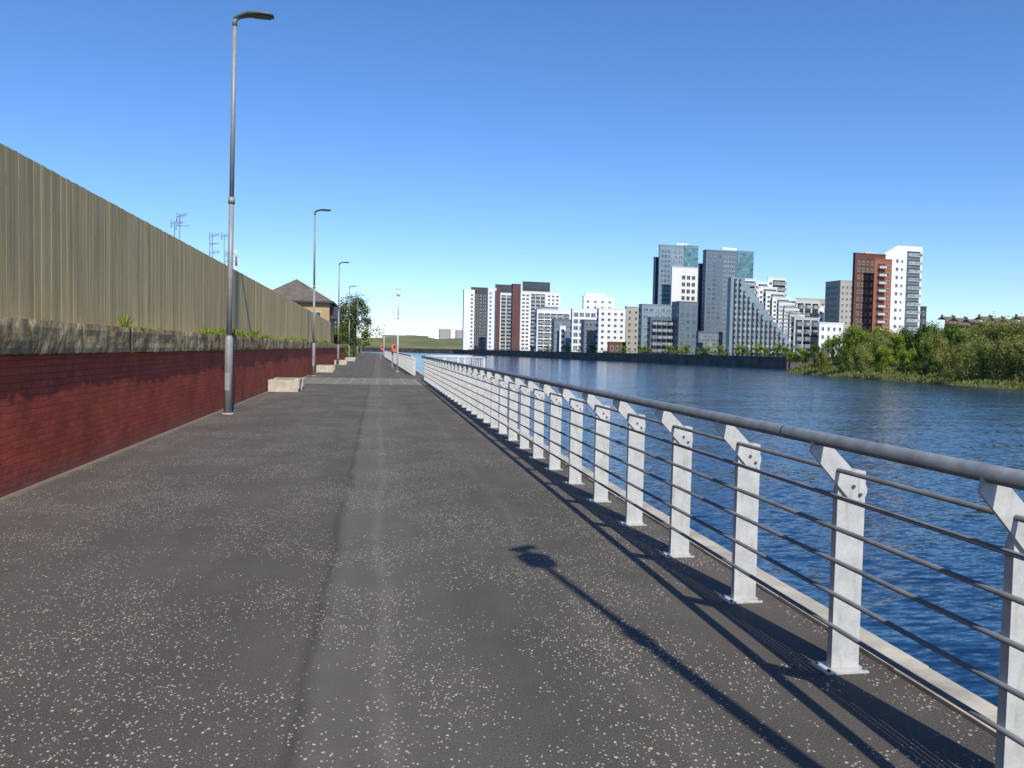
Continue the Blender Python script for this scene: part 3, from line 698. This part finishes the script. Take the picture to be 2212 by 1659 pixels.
# ------------------------------------------------------------------ brick wall with coping, fence
bw = thing("brick_wall", (-3.75, 0, 0), "red painted brick wall topped with rough sandstone coping", "wall")
mb = MB(); mb.box(-0.35, 0.0, -20, 92, -0.02, 1.44)
obj("brickwork", mb.mesh("brickwork", [M_BRICK]), bw)
mb = MB(); r = random.Random(21); y = -10.0
while y < 92:
    ln = r.uniform(.45, 1.3)
    if y > 45: ln *= 2
    h0 = 1.443; h1 = 1.825; fx = 0.082 + r.uniform(-.012, .012); tone = r.uniform(.75, 1.15)
    nx = 4; nz = 5; ny = max(4, int(ln / .07)); G = 0.001
    def P3(i, j):
        yy = y + G + (ln - 2 * G) * i / ny
        edge = min(i, ny - i) == 0
        if j <= nz:
            zz = h0 + (h1 - h0) * j / nz; xx = fx - (0.005 if edge else 0) - (0.012 if j in (0, nz) else 0)
        else:
            zz = h1 - (0.002 if edge else 0); xx = fx - 0.02 - (0.44) * (j - nz) / nx
        nv = noise.noise_vector(Vector((xx * 5, yy * 4.0, zz * 5.5)))
        n2 = noise.noise_vector(Vector((1, yy * 14, zz * 14)))
        return (xx + (nv.x * .020 + n2.x * .007) * (1 if j <= nz + 1 else .3), yy, zz + (nv.z * .010 if 0 < j else n2.z * .015 + .01))
    vs = [P3(i, j) for j in range(nz + nx + 1) for i in range(ny + 1)]
    fs = [(j*(ny+1)+i, j*(ny+1)+i+1, (j+1)*(ny+1)+i+1, (j+1)*(ny+1)+i) for j in range(nz + nx) for i in range(ny)]
    mb.add(vs, fs, 0, tone)
    mb.add([(fx - .03, y + G, h0), (fx - .03, y + ln - G, h0), (-.36, y + ln - G, h0), (-.36, y + G, h0)], [(0, 1, 2, 3)], 0, tone)
    y += ln
mb.box(-.345, .035, -10, 92, 1.442, 1.785, 0, .7)
obj("coping", mb.mesh("coping", [M_STONE]), bw)

fe = thing("timber_fence", (-4.0, 0, 1.78), "tall weathered vertical board timber fence on the wall", "fence")
mb = MB(); r = random.Random(5); y = -8.0
while y < 70:
    wd = 0.098 + r.uniform(-.006, .004); dz = r.uniform(-.006, .006); dx = r.uniform(-.0012, .0012); tilt = r.uniform(-.0008, .0008)
    tone = r.uniform(.78, 1.06); tn = (tone, tone * r.uniform(.95, 1.0), tone * r.uniform(.86, 1.0))
    z0 = 0.02 + r.uniform(0, .03); z1 = 1.92 + dz - max(0, y - 40) * 0.002
    x0, x1 = -.018 + dx, .0 + dx
    mb.add([(x0,y,z0),(x1+tilt,y,z0),(x1-tilt,y+wd,z0),(x0,y+wd,z0),(x0,y,z1),(x1+tilt,y,z1),(x1-tilt,y+wd,z1),(x0,y+wd,z1)],
           [(0,3,2,1),(4,5,6,7),(0,1,5,4),(1,2,6,5),(2,3,7,6),(3,0,4,7)], 0, tn)
    y += wd + 0.006
y = -8.0
while y < 70:
    tone = r.uniform(.25, .4)
    mb.box(-.036, -.023, y - .03, y + .09, 0.02, 1.88, 0, tone); y += .121
obj("boards", mb.mesh("boards", [M_FENCE]), fe)
mb = MB()
for z in (.3, .95, 1.6): mb.box(-.10, -.042, -8, 70, z, z + .09, 0, .7)
y = -8
while y < 70: mb.box(-.2, -.102, y, y + .08, -.05, 1.80, 0, .7); y += 2.4
obj("frame", mb.mesh("fence_frame", [M_FENCE]), fe)

def weed_mesh(seed, n, h, spread):
    r = random.Random(seed); mb = MB()
    for k in range(n):
        a = r.uniform(0, 6.28); o = r.uniform(0, spread); b0 = Vector((math.cos(a) * o * .25, math.sin(a) * o, 0)); hh = h * r.uniform(.3, 1)
        tip = b0 + Vector((r.uniform(-.08, .12), r.uniform(-.1, .1), hh)); q = Vector((r.uniform(-1, 1), r.uniform(-1, 1), .3)).normalized() * 0.018
        m = (b0 + tip) / 2 + q; mb.add([b0, m, tip, (b0 + tip) / 2 - q], [(0, 1, 2, 3)], 0, r.random())
    return mb.mesh("leaves", [M_LEAF_A])
WM = [weed_mesh(1, 90, .10, .35), weed_mesh(2, 160, .2, .5), weed_mesh(3, 45, .30, .10)]
for i, (yy, k, s) in enumerate([(10.2,0,.6),(12.9,2,.9),(13.4,0,.9),(14.6,0,.7),(19.4,1,1.0),(20.4,1,.9),(21.8,1,1.2),(22.6,0,1.2),(24.2,1,.9),(26,2,1.2),(27,0,1),(29,1,1),(33,0,1.2),(38,1,1.1),(44,1,1.2),(52,1,1.3),(60,1,1.3)]):
    top(obj("weed_plant", WM[k], None, (-3.87 if k != 2 else -3.8, yy, 1.80), i * .7, (s, s, s)), "green weed tuft growing on the stone coping", "weed", "weeds on the wall top")

# ------------------------------------------------------------------ railings
HR = -.20; HZ = 1.19
def post_meshes():
    mb = MB()
    mb.prism([(-.076, .010), (.076, .010), (.076, 1.02), (.03, 1.03), (-.05, .985), (-.076, .93)], 'y', -.016, .026)
    post = mb.mesh("post", [M_GALV], True)
    mb = MB(); pts = []
    cx, cz, rr = 0.018, 0.925, 0.058
    e = Vector((HR, HZ - .03)); d = (e - Vector((cx, cz))).normalized(); nrm = Vector((-d.y, d.x))
    for k in range(15):
        a = math.pi * k / 14
        v = nrm * math.cos(a) * rr - d * math.sin(a) * rr
        pts.append((cx + v.x, cz + v.y))
    a1 = e - nrm * 0.045; a2 = e + nrm * 0.055
    pts += [tuple(a1), (HR + .03, HZ - .005), (HR - .03, HZ - .005), tuple(a2)]
    mb.prism(pts, 'y', -.032, -.0165)
    for (bx, bz) in ((cx + .018, cz - .02), (cx - .02, cz + .022)):
        mb.tube([(bx, -.033, bz), (bx, -.041, bz)], .009, 8, 1)
    arm = mb.mesh("arm", [M_GALV, M_BOLT], True)
    mb = MB(); mb.box(-.135, .10, -.07, .08, 0.0, .009)
    for bx in (-.108, .088):
        for by in (-.048, .058): mb.tube([(bx, by, .008), (bx, by, .02)], .009, 6, 1)
    base = mb.mesh("base_plate", [M_GALV, M_BOLT])
    return post, arm, base
PM = post_meshes()
def bar(parent, name, path, rad, mat, n=10):
    mb = MB(); mb.tube(path, rad, n); return obj(name, mb.mesh(name, [mat]), parent)
RODS = [1.03, .895, .735, .57, .40, .235]
ra = thing("railing", (2.375, 0, 0), "galvanised steel railing with slanted arms along the river edge", "railing")
y0, y1, sp = 1.42, 40.9, 1.13
y = y0
while y < y1:
    p = obj("post", PM[0], ra, (0, y, 0), R.uniform(-.03, .03)); obj("arm", PM[1], p); obj("base_plate", PM[2], p); y += sp
ylast = y - sp
bar(ra, "handrail", [(HR, -3, HZ), (HR, ylast + .1, HZ)], .0345, M_RAIL, 20)
mb = MB(); mb.tube([(0, 0, 0), (0, .03, 0)], .0355, 20); SLV = mb.mesh("sleeve", [M_RAIL])
for yy in (0.3, 3.95, 9.6, 15.3, 20.9, 26.6, 32.2): obj("sleeve", SLV, ra, (HR, yy, HZ))
for z in RODS: bar(ra, "horizontal_bar", [(-.088, -3, z), (-.088, ylast + .05, z)], .0118, M_ROD, 10)

p0 = Vector((2.10, 46.5)); p1 = Vector((1.05, 150)); ang = math.atan2(-(p1 - p0).x, (p1 - p0).y); ln = (p1 - p0).length
rb2 = thing("railing", (p0.x, p0.y, 0), "pale steel railing continuing beside the path", "railing", None, ang)
y = 0
while y < ln:
    p = obj("post", PM[0], rb2, (0, y, 0)); obj("arm", PM[1], p); y += sp
bar(rb2, "handrail", [(HR, -.1, HZ), (HR, ln, HZ)], .037, M_GALV, 10)
for z in RODS: bar(rb2, "horizontal_bar", [(-.088, 0, z), (-.088, ln, z)], .011, M_GALV, 6)

ls = thing("landing_stage", (2.86, 42, 0), "small landing platform with white railings over the water", "platform")
mb = MB(); mb.box(0, 2.7, -1.0, 4.5, -.25, .0)
for x in (.3, 2.3):
    for yy in (-.7, 4.1): mb.tube([(x, yy, -4.2), (x, yy, -.26)], .14, 10)
obj("deck", mb.mesh("deck", [M_CONC]), ls)
mb = MB()
loop = [(-.45, -.9), (2.6, -.9), (2.6, 4.4), (.1, 4.4)]
for z in [1.17] + RODS:
    for a, b2 in zip(loop[:-1], loop[1:]): mb.tube([(a[0], a[1], z), (b2[0], b2[1], z)], .035 if z > 1.1 else .011, 8)
for a, b2 in zip(loop[:-1], loop[1:]):
    n = int((Vector(b2) - Vector(a)).length / 1.1) + 1
    for i in range(n + 1):
        q = Vector(a).lerp(Vector(b2), i / n); mb.box(q.x - .05, q.x + .05, q.y - .05 + .001 * i, q.y + .05, 0, 1.13)
obj("stage_railing", mb.mesh("stage_railing", [M_WPOLE]), ls)

# ------------------------------------------------------------------ street lamps
mb = MB()
mb.tube([(0, 0, 0), (0, 0, 1.72), (0, 0, 1.80)], [.094, .090, .06], 20)
mb.box(-.055, .055, -.100, -.091, .55, .95)
mb.tube([(0, 0, 1.78), (0, 0, 4.82)], [.060, .056], 18)
mb.tube([(0, 0, 4.78), (0, 0, 4.92)], [.075, .075], 18)
mb.tube([(0, 0, 4.90), (0, 0, 8.82)], [.052, .046], 18)
LP = mb.mesh("post", [M_LAMP])
mb = MB(); ZH = 8.82
mb.tube([(0, 0, ZH - .08), (0, 0, ZH + .04), (.04, 0, ZH + .09), (.12, 0, ZH + .13)], [.056, .056, .055, .045], 12)
prof = [(-.03, .08, .05, .05), (.1, .16, .09, .06), (.28, .22, .14, .065), (.52, .24, .15, .06), (.78, .235, .13, .045), (.84, .225, .11, .03)]
vs = []; n = 12
for x, z, hw, th in prof:
    for k2 in range(n):
        a = 2 * math.pi * k2 / n; sx = math.cos(a); sz = math.sin(a)
        vs.append((x, hw * (abs(sx) ** .6) * (1 if sx > 0 else -1), ZH + z - .03 + th * .5 * (abs(sz) ** .7) * (1 if sz > 0 else -1) + (.02 if sz > 0 else 0)))
fs = [(i*n+k2, i*n+(k2+1) % n, (i+1)*n+(k2+1) % n, (i+1)*n+k2) for i in range(len(prof)-1) for k2 in range(n)] + [tuple(range(n)), tuple(range((len(prof)-1)*n, len(prof)*n))]
mb.add(vs, fs, 1, 1, True)
mb.box(.40, .78, -.10, .10, ZH + .158, ZH + .175, 2)
LH = mb.mesh("lamp_head", [M_LAMP, M_HEAD, G_DARK], True)
mb = MB(); mb.tube([(0, 0, 0), (0, 0, .03)], .13, 16); LF = mb.mesh("base_collar", [M_CONC])
for yy, lean in ((19.0, .013), (43.6, 0), (70, .004), (97, -.004), (124, 0), (151, 0)):
    e = thing("street_lamp", (-3.37 if yy < 110 else -3.1, yy, 0), "tall grey street lamp with flat curved head beside the wall", "street lamp", "street lamps along the path")
    e.rotation_euler = (0, lean, 0)
    if yy > 40: e.scale = (1, 1, .975)
    obj("post", LP, e); obj("lamp_head", LH, e); obj("base_collar", LF, e)

# ------------------------------------------------------------------ camera masts
mb = MB(); mb.tube([(0, 0, 0), (0, 0, 3.55)], [.055, .045], 14); mb.tube([(0, 0, 3.5), (0, 0, 3.68)], .062, 14)
mb.tube([(0, 0, 3.66), (0, 0, 5.1)], [.036, .034], 12); mb.box(-.1, .1, -.1, .1, 0, .02)
CP = mb.mesh("pole", [M_WPOLE])
mb = MB(); mb.tube([(0, 0, 5.0), (0, 0, 5.05), (0, 0, 5.24), (0, 0, 5.32)], [.05, .125, .135, .06], 16)
mb.tube([(0, 0, 5.32), (0, 0, 5.45)], .03, 8); mb.tube([(-.1, -.04, 5.47), (.12, .05, 5.50)], .05, 10)
CH = mb.mesh("camera_head", [M_WPOLE])
for (x, yy) in ((2.04, 0.42), (1.30, 53.5), (.95, 128)):
    e = thing("camera_mast", (x, yy, 0), "slim white mast with camera head standing on the path", "mast", "white masts along the path")
    obj("pole", CP, e); obj("camera_head", CH, e)

def ring_mesh():
    mb = MB(); n, m = 28, 10; R0, r0 = .28, .065; vs = []
    for i in range(n):
        a = 2 * math.pi * i / n
        for j in range(m):
            c = 2 * math.pi * j / m; rr = R0 + r0 * math.cos(c); vs.append((rr * math.cos(a), r0 * math.sin(c), rr * math.sin(a)))
    for i in range(n):
        for j in range(m):
            mb.f.append([i*m+j, ((i+1) % n)*m+j, ((i+1) % n)*m+(j+1) % m, i*m+(j+1) % m]); mb.m.append(0); mb.c.append(1.0); mb.smooth.append(True)
    mb.v = [tuple(v) for v in vs]; return mb.mesh("life_ring", [M_ORANGE, M_WPOLE], True)
RM = ring_mesh()
mb = MB(); mb.box(-.05, .05, .02, .1, 0, 1.9); mb.box(-.2, .2, .0, .018, 1.25, 1.75); SM = mb.mesh("stand", [M_BALC])
for x, yy in ((1.2, 64), (0.45, 104)):
    e = thing("life_ring_station", (x, yy, 0), "orange life ring hung on a grey stand by the railing", "life ring", "life ring stations", 1.0)
    obj("stand", SM, e); obj("life_ring", RM, e, (0, -.075, 1.5))

# ------------------------------------------------------------------ concrete benches
BL = [(0, 0), (1.0, 0), (1.0, .10), (1.04, .13), (1.04, .38), (1.01, .41), (0, .41)]
mb = MB(); mb.prism(BL, 'y', 0, .62); mb.prism([(.88, .411), (1.03, .411), (1.01, .45), (.90, .45)], 'y', .03, .59)
SB1 = mb.mesh("concrete_block", [M_CONC], True)
mb = MB(); mb.prism(BL, 'y', 0, .6); SB2 = mb.mesh("concrete_block", [M_CONC], True)
mb = MB()
for i in range(6): mb.box(.12 + i * .15, .12 + i * .15 + .13, .622, 1.498, .32, .40, 0)
SS = mb.mesh("seat", [simple("bench_timber", (0.14, 0.10, 0.06), .8)])
for yy in (28.3, 50, 70.5, 90):
    e = thing("concrete_bench", (-3.70 if yy < 80 else -3.5, yy, 0), "pale concrete block bench against the brick wall", "bench", "benches along the wall")
    obj("concrete_block", SB1, e); obj("concrete_block", SB2, e, (0, 1.5, 0)); obj("seat", SS, e)

# ------------------------------------------------------------------ house, aerials
ho = thing("house", (-14.5, 100, 0), "tan brick house with brown hipped tile roof behind the fence", "house")
mb = MB(); mb.box(0, 8.6, 0, 12, 0, 7.1); obj("wall", mb.mesh("wall", [BM['tan']]), ho)
mb = MB(); mb.add([(-.5, -.5, 7.05), (9.1, -.5, 7.05), (9.1, 12.5, 7.05), (-.5, 12.5, 7.05), (4.3, 4.2, 10.0), (4.3, 7.8, 10.0)],
                  [(0, 1, 4), (1, 2, 5, 4), (2, 3, 5), (3, 0, 4, 5), (3, 2, 1, 0)]); obj("roof", mb.mesh("roof", [BM['tile']], True), ho)
mb = MB()
for (a, b2, c2, d2) in ((-.52, 9.12, -.56, -.50), (-.52, 9.12, 12.5, 12.56)): mb.box(a, b2, c2, d2, 6.85, 7.08)
mb.box(9.10, 9.16, -.49, 12.49, 6.85, 7.08); mb.box(-.56, -.5, -.49, 12.49, 6.85, 7.08)
obj("fascia", mb.mesh("fascia", [BM['dark']]), ho)
for (x, z) in ((1.6, 4.4), (4.3, 4.4), (7.0, 4.4), (7.0, 1.4), (4.3, 1.4), (1.6, 1.4)): obj("window", WIN['dark'], ho, (x, -.004, z), 0, (1.3, 1, 1.4))
for yy in (2.5, 6, 9.5):
    obj("window", WIN['dark'], ho, (8.604, yy, 4.4), math.pi / 2, (1.3, 1, 1.4))
mb = MB(); mb.box(0, 1, 0, 2.6, 0, 1.5); HB = mb.mesh("balcony", [BM['dark']])
obj("balcony", HB, ho, (8.61, 1, 5.0)); obj("balcony", HB, ho, (8.61, 7, 5.0))
h2 = thing("house", (-15.5, 84, 0), "low annex with long sloping grey tile roof", "house")
mb = MB(); mb.box(0, 8.4, 0, 13, 0, 4.6); obj("wall", mb.mesh("wall", [BM['tan']]), h2)
mb = MB(); mb.prism([(-.5, 4.6), (9.0, 4.6), (4.2, 7.2)], 'y', -.4, 13.2); obj("roof", mb.mesh("roof", [BM['tile']], True), h2)
obj("window", WIN['dark'], h2, (4.2, -.004, 2.6), 0, (1.4, 1, 1.3))

def aerial(x, y, ztop, kind, seed):
    r = random.Random(seed); e = thing("television_aerial", (x, y, 1.72), "thin metal television aerial rising above the fence", "aerial", "television aerials"); H = ztop - 1.72
    mb = MB(); mb.tube([(0, 0, 0), (0, 0, H)], .020, 6); obj("mast", mb.mesh("mast", [M_RAIL]), e)
    mb = MB(); f = .5
    for lv in range(kind):
        z = H - .1 - lv * .45; a = r.uniform(-.6, .8); d = Vector((math.cos(a), math.sin(a), r.uniform(.0, .25))); q = Vector((-d.y, d.x, 0)).normalized() if lv % 2 else Vector((0, 0, 1))
        c = Vector((0, 0, z)); mb.tube([c - d * .35 * f, c + d * .85 * f], .012, 5)
        for i in range(8):
            p = c + d * (-.3 + i * .14) * f; s = (.30 - i * .02) * f; mb.tube([p - q * s, p + q * s], .008, 4)
        for s in (-1, 1): mb.tube([c - d * .35 * f - Vector((0, 0, .2 * s)), c - d * .3 * f + Vector((0, 0, .2 * s))], .009, 4)
    obj("antenna_array", mb.mesh("antenna_array", [M_RAIL]), e)
aerial(-9.3, 40, 7.7, 2, 1); aerial(-9.6, 40.3, 7.4, 1, 6); aerial(-8.8, 45, 7.5, 3, 2); aerial(-8.75, 48, 7.9, 1, 3); aerial(-8.9, 50, 7.1, 3, 4)
e = thing("striped_mast", (-10.1, 60, 1.72), "red and white banded mast above the fence", "mast")
mb = MB(); H = 6.6
for i in range(12): mb.tube([(0, 0, H * i / 12 + .001), (0, 0, H * (i + 1) / 12)], .07, 10, i % 2)
mb.box(-.18, .06, -.07, .07, H - .25, H - .05, 1)
obj("mast", mb.mesh("mast", [simple("red_paint", (0.35, 0.05, 0.04), .6), M_WPOLE]), e)

# ------------------------------------------------------------------ far quay: railing and lamp poles
C1 = Vector((145.6, 265.6)); C2 = Vector((82.6, 779)); D = (C2 - C1).normalized(); LQ = (C2 - C1).length
qr = thing("quay_railing", (C1.x + .5, C1.y, 1.15), "thin metal railing along the far quay edge", "railing", None, math.atan2(-D.x, D.y))
mb = MB()
for z in (.4, .8, 1.15): mb.box(-.03, .03, 0, LQ, z - .03, z + .03)
t = 0
while t < LQ: mb.box(-.06, .06, t, t + .12, 0, 1.2); t += 2.5
obj("rails", mb.mesh("quay_rails", [BM['dark']]), qr)
mb = MB(); mb.tube([(0, 0, 0), (0, 0, 7.4)], [.11, .07], 8); mb.box(-.5, .3, -.12, .12, 7.4, 7.55)
QL = mb.mesh("pole", [simple("rusty_pole", (0.30, 0.22, 0.14), .7)])
t = 8
while t < LQ:
    p = C1 + D * t + Vector((4.2, 0)); e = top(obj("quay_lamp", QL, None, (p.x, p.y, .8)), "brown lamp post on the far quay promenade", "street lamp", "lamp posts on the far quay"); t += 27
p = ground_at(1062, 560); e = thing("channel_buoy", (p.x, p.y, -3.4), "small red river buoy floating near the quay", "buoy")
mb = MB(); mb.tube([(0, 0, -.3), (0, 0, .4), (0, 0, .6), (0, 0, 1.3)], [.6, .6, .2, .08], 12); obj("float", mb.mesh("float", [M_ORANGE]), e)
